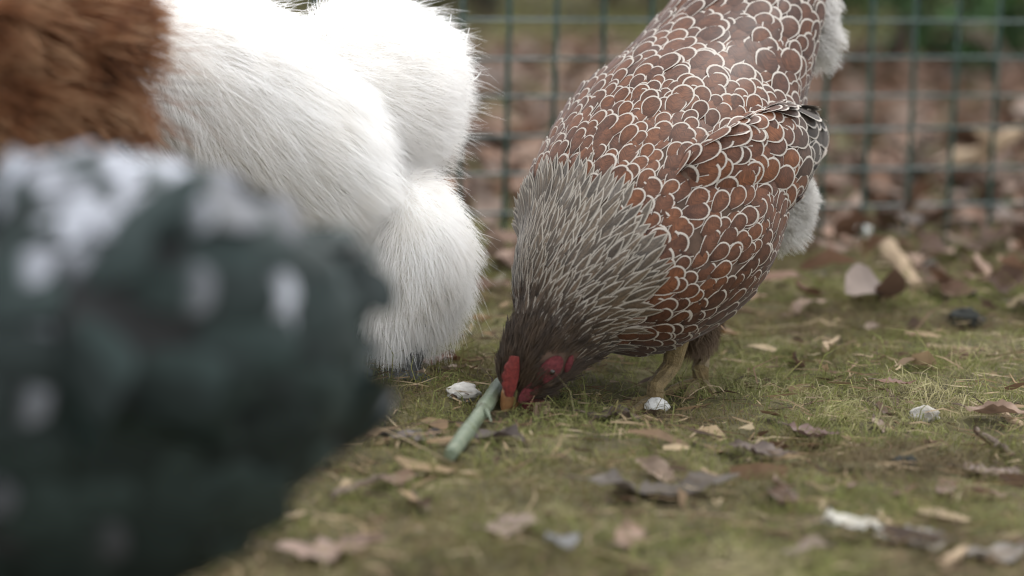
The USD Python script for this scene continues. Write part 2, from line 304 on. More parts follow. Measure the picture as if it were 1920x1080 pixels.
# litter beyond the fence: one mass nobody could count
r = np.random.default_rng(11); parts = []
for (n, x0, x1, y0, y1, sz) in ((2300, -1.6, 1.9, 2.72, 3.6, 0.055), (4300, -2.6, 3.0, 3.5, 6.2, 0.075), (170, -0.5, 0.75, 2.3, 2.75, 0.05)):
    for k in range(n):
        x, y = r.uniform(x0, x1), r.uniform(y0, y1)
        L = sz * r.uniform(0.6, 1.4); vv, ff = leaf_mesh(L, L * r.uniform(0.4, 0.7), 'oak' if r.random() < 0.3 else 'oval', int(r.integers(1e6)), r.uniform(0.1, 0.6))
        keep = np.arange(0, 15, 2); vv = vv.reshape(15, 5, 3)[keep][:, [0, 2, 4]].reshape(-1, 3); ff = []
        for i in range(len(keep) - 1):
            for j in range(2): a = i * 3 + j; ff += [(a, a + 1, a + 4), (a, a + 4, a + 3)]
        vv = place(vv, np.array([x, y, float(gz(x, y)) + r.uniform(0.003, 0.03)]), r.uniform(0, 6.3), r.normal(0, 0.35, 2), r.random() < 0.4)
        cc = pick(LEAF, np.array([r.beta(1.3, 1.6)]))[0] * r.uniform(0.5, 1.15)
        parts.append((vv, np.array(ff), np.tile(cc, (len(vv), 1))))
v, f, c = stack(parts)
tag(obj('leaf_litter', (v, f), M['leaf_far'], smooth=True, fcol=c), 'brown fallen leaves heaped on the ground beyond the wire fence', 'leaves', kind='stuff')

# ------------------------------------------------------------------ wire fence behind the hens
FA = on_ground(930, 470); FB = on_ground(1900, 445)
fd = norm((FB - FA) * [1, 1, 0]); f0 = FA * [1, 1, 0]; fn = np.array([fd[1], -fd[0], 0])
fence = thing('wire_fence', f0, 'green plastic coated wire mesh fence behind the hens', 'fence')
SX, SZ = 0.0555, 0.0435
K0 = np.linalg.norm(f0[:2] - at(955, 300, 1)[:2] * 0) * 0
for k in range(-26, 34):
    p = fd * (0.011 + k * SX); rr = np.random.default_rng(k + 100)
    q = f0 + p; zb = float(gz(q[0], q[1])) - 0.02
    zs = np.linspace(zb, 0.92, 12); off = np.cumsum(rr.normal(0, 0.0009, 12)); off -= off.mean()
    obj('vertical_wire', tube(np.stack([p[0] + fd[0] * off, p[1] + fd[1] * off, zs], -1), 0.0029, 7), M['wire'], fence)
for k in range(21):
    z = 0.046 + k * SZ; rr = np.random.default_rng(k + 300)
    tt = np.linspace(-26 * SX - 0.02, 33 * SX + 0.03, 90); off = np.interp(tt, tt[::6], np.cumsum(rr.normal(0, 0.0011, 15)))
    off -= off.mean()
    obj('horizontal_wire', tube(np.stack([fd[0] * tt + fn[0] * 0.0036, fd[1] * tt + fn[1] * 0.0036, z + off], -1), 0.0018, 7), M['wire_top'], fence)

# ------------------------------------------------------------------ shrubs beyond
def shrub(name, c, rx, ry, hgt, n, size, cols, label, seed, zlo=0.0):
    r = np.random.default_rng(seed)
    x = thing(name, (c[0], c[1], 0), label, name.replace('_', ' '))
    for k in range(7):
        a = r.uniform(0, 6.28); b = np.array([r.uniform(-rx, rx) * 0.6, r.uniform(-ry, ry) * 0.4, -0.03])
        tip = b + np.array([math.cos(a) * rx * 0.3, math.sin(a) * ry * 0.3, hgt * 0.8])
        obj('stem', tube(np.array([b, b * 0.6 + tip * 0.4 + r.normal(0, 0.03, 3), tip]), [0.03, 0.02, 0.006], 7), M['bark'], x)
    u = norm(r.normal(0, 1, (n, 3))); rad = r.uniform(0.55, 1.0, n) ** 0.5
    p = u * rad[:, None] * [rx, ry, hgt / 2] + [0, 0, hgt / 2]
    p += (meshkit.noise(p * 4, 3)[:, None] - 0.5) * u * 0.35 * min(rx, hgt)
    p = p[p[:, 2] > zlo]; n = len(p)
    d = norm(r.normal(0, 1, (n, 3)) + [0, 0, -0.3]); s = norm(np.cross(d, r.normal(0, 1, (n, 3)))); nn = np.cross(d, s)
    L = size * r.uniform(0.6, 1.3, n)[:, None]
    v = np.stack([p, p + d * L * 0.5 + s * L * 0.28 + nn * L * .05, p + d * L, p + d * L * 0.5 - s * L * 0.28 + nn * L * .05], 1).reshape(-1, 3)
    f = (np.arange(n)[:, None, None] * 4 + np.array([[0, 1, 2], [0, 2, 3]])[None]).reshape(-1, 3)
    cc = np.repeat(pick(cols, r.uniform(0, 1, n)), 4, axis=0)
    o = obj('foliage', (v, f), M['foliage'], x, smooth=False, fcol=cc); tag(o, kind='stuff')
    return x
DARK = [(0.010, 0.022, 0.016), (0.018, 0.036, 0.022), (0.03, 0.055, 0.03)]; MIDG = [(0.04, 0.085, 0.03), (0.075, 0.15, 0.05), (0.11, 0.20, 0.065)]
for k, (xx, yy, rx, hh, col, lab) in enumerate((
        (-1.65, 8.2, 1.0, 1.9, DARK, 'dark evergreen bush behind the fence above the brown and white hens'),
        (-0.35, 7.9, 0.8, 1.7, DARK, 'dark evergreen bush seen through the mesh between the white and the laced hen'),
        (0.75, 8.3, 0.8, 2.0, DARK, 'dark evergreen bush hidden mostly by the laced hen and its tail'))):
    shrub('evergreen_bush', (xx, yy), rx, 0.6, hh, 5000, 0.07, col, lab, 50 + k)
shrub('leafy_bush', (1.25, 5.75), 0.62, 0.35, 1.1, 4200, 0.07, MIDG, 'bright green bush beyond the fence at the top right corner', 61)
shrub('leafy_bush', (0.98, 7.6), 0.3, 0.4, 0.9, 2000, 0.08, MIDG, 'small green bush beyond the fence just right of the laced hen tail', 62)
def stick(name, pts, rad, m, label, cat, seed=0, n=7, twig=True):
    r = np.random.default_rng(seed); pts = np.asarray(pts, float); t = np.linspace(0, 1, 9)
    q = np.stack([np.interp(t, np.linspace(0, 1, len(pts)), pts[:, k]) for k in range(3)], -1)
    q[1:-1] += r.normal(0, np.linalg.norm(pts[-1] - pts[0]) * 0.012, (7, 3))
    x = thing(name, q[4], label, cat)
    obj('stem', tube(q - q[4], rad * np.linspace(1, 0.6, 9) * r.uniform(0.85, 1.15, 9), n), m, x)
    if twig:
        b = q[5]; d = norm(q[-1] - q[0]); e = b + (d + norm(np.cross(d, [0, 0, 1])) * 0.9 + [0, 0, 0.3]) * np.linalg.norm(q[-1] - q[0]) * 0.16
        obj('side_twig', tube(np.array([b, (b + e) / 2 + 0.002, e]) - q[4], [rad * 0.5, rad * 0.4, rad * 0.25], 6), m, x)
    return x

# ------------------------------------------------------------------ hens: lofted bodies and their plumage
class Loft:
    """axis points, half widths and dorsal directions from tail (s = 0) to head (s = 1)"""
    def __init__(self, P, a, bu, bd, dorsal):
        P = np.asarray(P, float); s = np.r_[0, np.cumsum(np.linalg.norm(np.diff(P, axis=0), axis=1))]; self.length = s[-1]; s /= s[-1]; self.s = s
        self.P, self.a, self.bu, self.bd = (PchipInterpolator(s, np.asarray(x, float)) for x in (P, a, bu, bd))
        self.D = PchipInterpolator(s, np.broadcast_to(np.asarray(dorsal, float), P.shape)); self.dP = self.P.derivative()
    def S(self, s, th):
        s, th = np.asarray(s, float), np.asarray(th, float)
        T = norm(self.dP(s)); D = self.D(s); D = norm(D - (D * T).sum(-1, keepdims=True) * T); L = np.cross(D, T)
        c, q = np.cos(th), np.sin(th)
        return self.P(s) + (self.a(s) * c)[..., None] * L + (np.where(q > 0, self.bu(s), self.bd(s)) * q)[..., None] * D
    def frames(self, s, th):
        e = 2e-3; p = self.S(s, th)
        ds = self.S(np.clip(s + e, 0, 1), th) - self.S(np.clip(s - e, 0, 1), th); dt = self.S(s, th + e) - self.S(s, th - e)
        N = norm(np.cross(dt, ds)); T = -norm(ds - (ds * N).sum(-1, keepdims=True) * N)      # T points to the tail
        out = ((p - self.P(s)) * N).sum(-1) < 0; N[out] *= -1
        return p, T, N
    def mesh(self, ns=90, nt=48):
        s = np.linspace(0.002, 0.998, ns); th = np.arange(nt) / nt * 2 * np.pi
        v = self.S(np.repeat(s, nt), np.tile(th, ns)); f = []
        i, j = np.meshgrid(np.arange(ns - 1), np.arange(nt), indexing='ij'); A = i * nt + j; B = i * nt + (j + 1) % nt
        f = np.concatenate([np.stack([A, B, B + nt], -1).reshape(-1, 3), np.stack([A, B + nt, A + nt], -1).reshape(-1, 3)])
        k = len(v); v = np.vstack([v, self.P(0.0), self.P(1.0)]); c = np.arange(nt)
        f = np.vstack([f, np.stack([np.full(nt, k), (c + 1) % nt, c], -1), np.stack([np.full(nt, k + 1), (ns - 1) * nt + c, (ns - 1) * nt + (c + 1) % nt], -1)])
        t = trimesh.Trimesh(v, f, process=False); t.fix_normals(); return t
def feather_shape(kind, rim):
    """outline and inner ring in the unit feather: x across (-1..1), y along (0..1), with d = 0 at the rim and 1 inside"""
    if kind == 'round': t = np.array([0, .25, .5, .68, .82, .92, .98, 1.0]); h = np.array([.35, .72, .95, 1.0, .88, .64, .33, 0])
    elif kind == 'tile': t = np.array([0, .25, .5, .7, .86, .95, .99, 1.0]); h = np.array([.45, .8, .95, 1.0, .92, .7, .36, 0])
    else: t = np.array([0, .2, .4, .55, .7, .84, .94, 1.0]); h = np.array([.4, .8, 1.0, .95, .75, .45, .18, 0])
    o = np.r_[np.stack([-h, t], -1), np.stack([h, t], -1)[-2::-1]]
    ti = t.copy(); ti[-1] = 1 - rim[1]; ti = np.minimum(t * (1 - rim[1]), 1 - rim[1]); hi = np.maximum(h * (1 - rim[0]), 0)
    i = np.r_[np.stack([-hi, ti], -1), np.stack([hi, ti], -1)[-2::-1]]
    cl = np.stack([np.zeros(len(t)), ti], -1)
    n = len(o); v = np.vstack([o, i, cl[:-1]]); d = np.r_[np.zeros(n), np.ones(n), np.ones(len(t) - 1)]
    f = []
    for k in range(n - 1): f += [(k, k + n, k + n + 1), (k, k + n + 1, k + 1)]
    m_ = len(t) - 1
    for k in range(m_):
        c0, c1 = 2 * n + k, (2 * n + k + 1 if k + 1 < m_ else n + m_)
        if k + 1 < m_:
            f += [(n + k, c0, c1), (n + k, c1, n + k + 1), (c0, 2 * n - 1 - k, 2 * n - 2 - k), (c0, 2 * n - 2 - k, c1)]
        else: f += [(n + k, c0, n + m_), (c0, 2 * n - 1 - k, n + m_)]
    return v, d, np.array(f)
SH = {'round': feather_shape('round', (0.20, 0.095)), 'tile': feather_shape('tile', (0.13, 0.07)), 'hackle': feather_shape('hackle', (0.42, 0.10))}
def feathers(p, T, N, w, L, kind, lift=0.16, cup=0.16, bend=0.35, r=None):
    """all feathers of one kind at once -> verts (n,K,3), st (n,K,2), faces (F,3)"""
    v, d, f = SH[kind]; n = len(p); w, L = np.broadcast_to(w, n), np.broadcast_to(L, n); S_ = np.cross(T, N)
    lift = np.broadcast_to(lift, n); x = v[None, :, 0] * (w / 2)[:, None]; y = v[None, :, 1] * L[:, None]
    z = np.tan(lift)[:, None] * y - bend * y * y / 0.10 - cup * (v[None, :, 0] ** 2) * w[:, None] * (0.4 + v[None, :, 1]) * 0.6
    q = p[:, None] + x[..., None] * S_[:, None] + y[..., None] * T[:, None] + z[..., None] * N[:, None]
    st = np.stack([np.broadcast_to(d, (n, len(d))), np.broadcast_to(v[:, 1], (n, len(d)))], -1)
    return q, st, f
def scatter(loft, s0, s1, step_s, step_w, jit, r, th0=0, th1=2 * np.pi):
    """staggered rows over the loft, like shingles"""
    ss, tt = [], []; n = max(1, int(round((s1 - s0) * loft.length / step_s)))
    for k in range(n):
        s = s0 + (k + 0.5) / n * (s1 - s0); a = float(loft.a(s)); b = float(loft.bu(s) + loft.bd(s)) / 2
        m_ = max(3, int(round((th1 - th0) / 2 * (a + b) / step_w)))
        t = th0 + (np.arange(m_) + 0.5 * (k % 2) + r.normal(0, jit, m_)) / m_ * (th1 - th0)
        ss.append(np.full(m_, s) + r.normal(0, jit, m_) * step_s / loft.length); tt.append(t)
    return np.clip(np.concatenate(ss), 0.01, 0.985), np.concatenate(tt)
def turn(T, N, ang):
    return T * np.cos(ang)[:, None] + np.cross(N, T) * np.sin(ang)[:, None]
def web(f, st, k):
    """coordinates along the barbs of one feather"""
    v = next(v for v, d, ff in SH.values() if ff is f)
    return np.stack([v[:, 0], v[:, 1] - 0.30 * np.abs(v[:, 0]), np.full(len(v), (k * 0.618) % 1.0)], -1)
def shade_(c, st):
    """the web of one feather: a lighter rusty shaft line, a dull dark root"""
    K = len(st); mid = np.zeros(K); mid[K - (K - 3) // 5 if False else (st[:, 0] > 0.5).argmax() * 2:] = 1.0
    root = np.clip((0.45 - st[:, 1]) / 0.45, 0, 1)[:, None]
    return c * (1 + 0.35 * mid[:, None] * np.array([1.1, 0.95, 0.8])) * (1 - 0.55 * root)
def plumage(parent, org, sets, material, n_single, tag_name='feather', mass='plumage'):
    """sets of (verts, st, faces, colours n x 3): the n_single that show largest are parts of their own, the rest one part"""
    rec = []
    for q, st, f, col in sets:
        pr = proj(q.reshape(-1, 3)).reshape(q.shape); a, b, c = pr[:, f[:, 0], :2], pr[:, f[:, 1], :2], pr[:, f[:, 2], :2]
        area = 0.5 * np.abs((b[..., 0] - a[..., 0]) * (c[..., 1] - a[..., 1]) - (b[..., 1] - a[..., 1]) * (c[..., 0] - a[..., 0])).sum(-1)
        nrm = np.cross(q[:, f[:, 1]] - q[:, f[:, 0]], q[:, f[:, 2]] - q[:, f[:, 0]]).sum(1); ctr = q.mean(1)
        u, v = pr[..., 0].mean(1), pr[..., 1].mean(1)
        sc = area * ((u > 0) & (u < W) & (v > 0) & (v < H))
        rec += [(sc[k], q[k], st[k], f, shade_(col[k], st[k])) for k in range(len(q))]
    return rec
def emit(parent, org, rec, material, n_single, facing, mass='plumage'):
    sc = np.array([x[0] for x in rec]) * facing
    big = set(np.argsort(-sc)[:n_single].tolist()) if n_single else set()
    vs, fs, cs, sts, ws, o = [], [], [], [], [], 0
    for k, (_, q, st, f, col) in enumerate(rec):
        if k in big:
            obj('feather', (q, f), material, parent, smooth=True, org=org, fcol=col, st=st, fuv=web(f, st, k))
        else:
            vs.append(q); fs.append(f + o); cs.append(col); sts.append(st); ws.append(web(f, st, k)); o += len(q)
    p = obj(mass, (np.vstack(vs), np.vstack(fs)), material, parent, smooth=True, org=org, fcol=np.vstack(cs), st=np.vstack(sts), fuv=np.vstack(ws)); tag(p, kind='stuff')

def hairs(pts, nrm_, flow, length, width, r, k=5, normal_w=0.7, droop=0.25, clump=0.6, guides=0.05, jitter=0.25):
    n = len(pts); L = (length if np.ndim(length) else np.full(n, length)) * r.uniform(0.65, 1.25, n)
    d = norm(nrm_ * normal_w + flow + r.normal(0, jitter, (n, 3)))
    t = np.linspace(0, 1, k)
    side = norm(np.cross(d, r.normal(0, 1, (n, 3)))); wav = r.uniform(-0.12, 0.12, n)
    q = pts[:, None] + d[:, None] * (t * L[:, None])[..., None] + (flow[:, None] * 0.35 + np.array([0, 0, -droop])) * ((t ** 2) * L[:, None])[..., None] + side[:, None] * (np.sin(t * 3.2) * (wav * L)[:, None])[..., None]
    g = r.choice(n, max(8, int(n * guides)), replace=False); _, j = cKDTree(pts[g]).query(pts); gi = g[j]
    w = (clump * t ** 1.5)[None, :, None]
    q = q * (1 - w) + (q[gi] + (q - q[gi]) * 0.25) * w
    wd = width * np.interp(t, [0, .3, .6, .85, 1], [0.9, 1.0, 0.9, 0.6, 0.2])[None] * r.uniform(0.7, 1.3, (n, 1))
    return q, wd
def sample(mesh, n, seed):
    p, fi = trimesh.sample.sample_surface(mesh, n, seed=seed); return np.asarray(p), np.asarray(mesh.face_normals[fi])
def foot(x, org, p, ang, m, r0=0.0042, toe=0.04):
    ms = []
    for da, l in ((0, 1.15), (0.62, 0.95), (-0.62, 0.95), (math.pi, 0.5)):
        d = np.array([math.cos(ang + da), math.sin(ang + da), 0])
        ms.append(tube(np.array([p + [0, 0, .008], p + d * toe * l * 0.45 + [0, 0, .007], p + d * toe * l * 0.85 + [0, 0, .004], p + d * toe * l * 1.08 + [0, 0, .001]]) - org, [r0, r0 * 0.9, r0 * 0.75, 0.0008], 7))
    return ms
def leg(x, org, top, p, ang, m, thick=0.0055, name='leg', label=None):
    mid = (top + p) / 2 + [0.004, 0.01, 0]
    ms = [tube(np.array([top, mid, p + [0, 0, .02], p + [0, 0, .006]]) - org, [thick * 1.5, thick * 1.05, thick, thick * 1.05], 9)] + foot(x, org, p, ang, m, thick * 0.72)
    obj(name, trimesh.util.concatenate(ms), m, x, label=label)

PX = 1 / 2290.0
# ---- the laced hen, pecking
def laced_hen():
    r = np.random.default_rng(3)
    org = on_ground(1262, 735) * [1, 1, 0]
    x = thing('hen', org, 'brown hen with white laced feathers pecking at a green stalk', 'hen')
    ax = [(1475, -150, 2.22, 20, 14, 14), (1447, -80, 2.19, 105, 55, 55), (1400, 30, 2.15, 158, 100, 95), (1330, 170, 2.09, 196, 150, 150), (1262, 300, 2.03, 242, 205, 210),
          (1216, 414, 1.975, 250, 222, 222), (1156, 494, 1.925, 212, 196, 188), (1084, 560, 1.89, 142, 132, 124), (1038, 625, 1.868, 78, 76, 82), (1000, 680, 1.855, 58, 58, 60),
          (972, 722, 1.848, 38, 36, 38), (952, 752, 1.844, 7, 7, 7)]
    P = np.array([at(u, v, y) for u, v, y, *_ in ax]); A = np.array([q[3:] for q in ax]) * PX
    D = np.tile([-0.26, -0.48, 0.84], (len(P), 1)); D[8:] = [-0.65, -0.55, 0.5]
    lf = Loft(P, A[:, 0], A[:, 1], A[:, 2], D)
    obj('body', lf.mesh(110, 56), M['laced_skin'], x, smooth=True, org=org)
    rec, fac = [], []
    def add(s, t, w, L, kind, col, lift=0.16, loft=lf, ang=None, bend=0.3, push=0.0, cup=0.16):
        p, T, N = loft.frames(s, t)
        T = norm(loft.S(np.clip(s - 0.65 * np.broadcast_to(L, len(s)) / loft.length, 0.0, 1), t) - p); N = norm(N - (N * T).sum(-1, keepdims=True) * T)      # lie along the body's curve
        if ang is not None: T = turn(T, N, ang)
        q, st, f = feathers(p + N * push, T, N, w, L, kind, lift, bend=bend, cup=cup)
        rec.extend(plumage(x, org, [(q, st, f, col)], None, 0)); view = norm(eye - p); fac.extend(np.clip((N * view).sum(-1) + 0.15, 0, 1))
    sn = lf.s
    def hackled(loft, s, t):
        edge = np.interp((t + np.pi / 2) % (2 * np.pi), HT, HS); return s > edge + 0.016 * np.sin(s * 9e4 + t * 7e3)
    HT = np.array([0, 0.6, 1.2, 1.7, 2.3, 3.2, 4.2, 5.2, 6.2832]); HS = np.array([sn[7] + .05, sn[7] + .05, sn[7] + 0.04, sn[7] + .015, sn[6] + .06, sn[6] + .035, sn[6] - .0, sn[6] + .01, sn[7] + .05])
    # body, back, tail: round laced feathers
    s, t = scatter(lf, 0.02, sn[8], 0.0106, 0.0104, 0.17, r)
    ok = ~hackled(lf, s, t); s, t = s[ok], t[ok]
    n = len(s); size = 0.84 + 0.28 * np.sin(np.clip(t, 0, np.pi)) * (s < 0.5) + 0.2 * np.exp(-((s - 0.42) / 0.12) ** 2 - ((t - 0.9) / 0.6) ** 2) + r.normal(0, 0.13, n) + 0.25 * np.clip(1 - s / 0.25, 0, 1)
    hue = r.uniform(0, 1, n); warm = np.clip((s - 0.25) / 0.3, 0, 1)
    col = pick([(0.050, 0.024, 0.016), (0.080, 0.034, 0.019), (0.125, 0.048, 0.021)], hue * 0.6 + 0.4 * warm)
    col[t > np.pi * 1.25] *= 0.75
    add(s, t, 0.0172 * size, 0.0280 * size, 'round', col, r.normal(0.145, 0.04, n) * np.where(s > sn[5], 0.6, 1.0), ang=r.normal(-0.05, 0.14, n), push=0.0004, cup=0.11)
    # hackle of the neck: long pointed grey feathers
    s, t = scatter(lf, sn[5], sn[8] + 0.02, 0.0048, 0.0050, 0.25, r)
    ok = hackled(lf, s, t); s, t = s[ok], t[ok]
    n = len(s); k = np.clip((s - sn[6]) / (sn[8] - sn[6]), 0, 1); col = pick([(0.105, 0.088, 0.072), (0.085, 0.062, 0.040), (0.060, 0.038, 0.022)], k + r.normal(0, 0.15, n)) * r.uniform(0.55, 1.3, (n, 1))
    add(s, t, (0.0086 - 0.0030 * k) * r.uniform(0.8, 1.25, n), (0.034 - 0.012 * k) * r.uniform(0.8, 1.2, n), 'hackle', col, r.normal(0.075, 0.03, n), ang=r.normal(0, 0.12, n), push=0.001, bend=0.15)
    hk = len(rec); hack0 = hk - n
    # wing on the near flank
    wx = [(1235, 400, 1.90, 12, 10, 10), (1290, 380, 1.898, 66, 26, 40), (1365, 346, 1.918, 98, 36, 60), (1442, 304, 1.965, 98, 36, 60), (1498, 266, 2.02, 70, 26, 40), (1532, 238, 2.07, 12, 8, 8)]
    WP = np.array([at(u, v, y) for u, v, y, *_ in wx])[::-1]; WA = (np.array([q[3:] for q in wx]) * PX)[::-1]
    wl = Loft(WP, WA[:, 0], WA[:, 1], WA[:, 2], [0.80, -0.56, 0.12])
    obj('wing', wl.mesh(40, 32), M['laced_skin'], x, smooth=True, org=org)
    s, t = scatter(wl, 0.12, 0.97, 0.0118, 0.0115, 0.16, r, -0.35, np.pi + 0.35)
    n = len(s); col = pick([(0.060, 0.027, 0.016), (0.090, 0.036, 0.019), (0.140, 0.052, 0.021)], r.uniform(0, 1, n)); size = r.normal(1.0, 0.09, n)
    size *= np.where(s < 0.28, 1.15, 1.0); dk = np.clip((0.50 - s) / 0.14, 0, 1)[:, None]; col = col * (1 - dk) + np.array([0.040, 0.030, 0.023]) * dk
    add(s, t, 0.0185 * size, 0.031 * size, 'round', col, r.normal(0.14, 0.04, n), loft=wl, ang=r.normal(-0.1, 0.15, n), push=0.0006, cup=0.11)
    main = [k for k in range(len(rec)) if not hack0 <= k < hk]
    emit(x, org, [rec[k] for k in main], M['laced'], 230, np.array(fac)[main])
    h = list(range(hack0, hk)); emit(x, org, [rec[k] for k in h], M['hackle'], 60, np.array(fac)[h], 'hackle_plumage')
    # pale down at the side of the tail and under the wing
    def down(c, axes, n, L, flow, seed, mm='grey_fluff', width=0.0006):
        e = ellipsoid(c, axes, 3); p, nn = sample(e, n, seed); rr = np.random.default_rng(seed)
        return hairs(p, nn, np.tile(flow, (n, 1)), L * (0.6 + 0.9 * meshkit.fbm(p * 60, 2, 4)), width, rr, normal_w=0.8, clump=0.75, guides=0.05, jitter=0.5)
    q1, w1 = down(at(1516, 42, 2.15), np.diag([22, 36, 62]) * PX, 3500, 0.020, [0.25, 0.1, -0.1], 5)
    q2, w2 = down(at(1458, 368, 2.07), np.diag([32, 60, 66]) * PX, 4500, 0.018, [0.35, 0.2, -0.1], 6)
    f1 = curves('down', np.concatenate([q1, q2]), np.concatenate([w1, w2]), M['grey_fluff'], x, org); tag(f1, kind='stuff')
    # face
    def surf(u, v):
        S_, T_ = np.meshgrid(np.linspace(sn[7], sn[11], 160), np.linspace(0, 2 * np.pi, 160)); S_, T_ = S_.ravel(), T_.ravel()
        p, T, N = lf.frames(S_, T_); e = np.linalg.norm(proj(p)[:, :2] - [u, v], axis=1) + 1e3 * ((N * (eye - p)).sum(-1) < 0); k = e.argmin(); return p[k], N[k]
    fc, fN = surf(1030, 692); lb, lN = surf(1066, 681)
    d = norm(P[11] - P[9]); left = norm(np.cross(lf.D(sn[9]), d)); dor = norm(np.cross(d, left))
    hc = P[9]; hr = 0.021
    fd_ = norm((at(1008, 712, 1.86) - at(1050, 672, 1.86)) - ((at(1008, 712, 1.86) - at(1050, 672, 1.86)) @ fN) * fN); fs_ = np.cross(fN, fd_)
    obj('red_face', ellipsoid(fc + fN * 0.0005, np.stack([fd_ * 0.0135, fN * 0.0035, np.cross(fd_, fN) * -0.0085]), 3), M['face'], x, org=org)
    obj('red_face', ellipsoid(hc - left * hr * 0.95 + d * 0.006, np.stack([d * 0.0165, left * 0.0045, dor * 0.0105]), 3), M['face'], x, org=org)
    obj('eye', ellipsoid(fc + fN * 0.0030 + fs_ * 0.001, np.eye(3) * 0.0026, 3), M['eye'], x, org=org)
    obj('eye', ellipsoid(hc - left * (hr * 0.95 + 0.003) + d * 0.006, np.eye(3) * 0.0026, 3), M['eye'], x, org=org)
    ev = norm(up - (up @ lN) * lN); obj('ear_lobe', ellipsoid(lb + lN * 0.001, np.stack([np.cross(ev, lN) * 0.0032, ev * 0.0080, lN * 0.0022]), 2), M['face'], x, org=org)
    obj('ear_lobe', ellipsoid(hc - left * hr - d * 0.014 - dor * 0.006, np.stack([d * 0.0045, dor * 0.009, left * 0.003]), 2), M['face'], x, org=org)
    wp, wN = surf(1000, 727); obj('red_face', ellipsoid(wp, np.stack([fd_ * 0.016, wN * 0.0030, np.cross(fd_, wN) * -0.0065]), 3), M['face'], x, org=org)
    for sg in (1, -1):
        wb = hc + sg * left * 0.010 + d * 0.026 - dor * 0.014
        obj('wattle', ellipsoid(wb, np.stack([d * 0.012, sg * left * 0.0045, dor * 0.010]) * (1 if sg > 0 else -1), 3), M['face'], x, org=org)
    # short dark hair-like feathers of the head
    s = r.uniform(sn[8] - 0.01, sn[10] + 0.012, 4200); t = r.uniform(0, 2 * np.pi, 4200); p, T, N = lf.frames(s, t)
    ok = (np.linalg.norm(p - fc, axis=1) > 0.0125) & (np.linalg.norm(p - lb, axis=1) > 0.006); p, T, N = p[ok], T[ok], N[ok]
    q, wd = hairs(p, N, T * 1.3, 0.012, 0.0009, r, normal_w=0.35, droop=0.0, clump=0.5); hd = curves('head_plumage', q, wd, M['head_fluff'], x, org); tag(hd, kind='stuff')
    # comb: a thin serrated blade along the crown
    tt = np.linspace(0, 1, 25); c0, c1 = at(968, 668, 1.829), at(956, 744, 1.826); base = c0 + (c1 - c0) * tt[:, None]
    cd = norm(c1 - c0); cu = -rt * 0.75 - fw * 0.65; cu = norm(cu - (cu @ cd) * cd); cs = np.cross(cd, cu); dor_, left_ = cu, cs
    hgt = 0.0105 * np.sin(np.pi * np.clip(tt * 0.80 + 0.12, 0, 1)) ** 0.7 * (0.86 + 0.16 * np.abs(np.cos(tt * np.pi * 4)))
    vs = []
    for (o, k) in ((0.0042, -0.2), (0.0036, 0.55), (0.0014, 1.0), (-0.0014, 1.0), (-0.0036, 0.55), (-0.0042, -0.2)): vs.append(base + dor_[None] * (hgt * k)[:, None] + left_[None] * (o * np.sin(np.pi * np.clip(tt * 0.86 + 0.08, 0, 1)) ** 0.5)[:, None])
    vs = np.stack(vs, 1); n = 25; f = []
    for i in range(n - 1):
        for j in range(6): a_, b_ = i * 6 + j, i * 6 + (j + 1) % 6; f += [(a_, b_, b_ + 6), (a_, b_ + 6, a_ + 6)]
    f += [(0, j, j + 1) for j in range(1, 5)] + [((n - 1) * 6, (n - 1) * 6 + j + 1, (n - 1) * 6 + j) for j in range(1, 5)]
    cm = trimesh.Trimesh(vs.reshape(-1, 3), np.array(f), process=False); cm.fix_normals(); obj('comb', cm, M['comb'], x, smooth=50, org=org)
    # beak: two mandibles meeting at the stalk
    tip = at(945, 779, 1.842); b0 = hc + d * 0.026
    for (nm, off, rr_, tp) in (('upper_beak', dor * 0.002, [0.0085, 0.0075, 0.005, 0.001], tip), ('lower_beak', -dor * 0.005, [0.006, 0.0052, 0.0035, 0.001], tip - d * 0.004 - dor * 0.003)):
        q = np.array([b0 + off, b0 * 0.66 + tp * 0.34 + off * 0.9 + dor * 0.001, b0 * 0.3 + tp * 0.7 + off * 0.6 + dor * 0.001, tp]); obj(nm, tube(q, rr_, 10), M['beak'], x, smooth=60, org=org)
    # legs
    fa = math.atan2(-0.75, -0.45)
    g1, g2 = on_ground(1228, 768), on_ground(1312, 735)
    leg(x, org, at(1275, 610, 1.94), g1, fa, M['shank'], 0.0075); leg(x, org, at(1305, 600, 2.0), g2, fa + 0.2, M['shank'], 0.0075)
    # thigh down above each leg
    q, wd = down(at(1290, 600, 1.985), np.diag([45, 60, 40]) * PX, 2500, 0.013, [0, 0, -0.5], 8); tag(curves('thigh_down', q, wd, M['tan_down'], x, org), kind='stuff')
laced_hen()

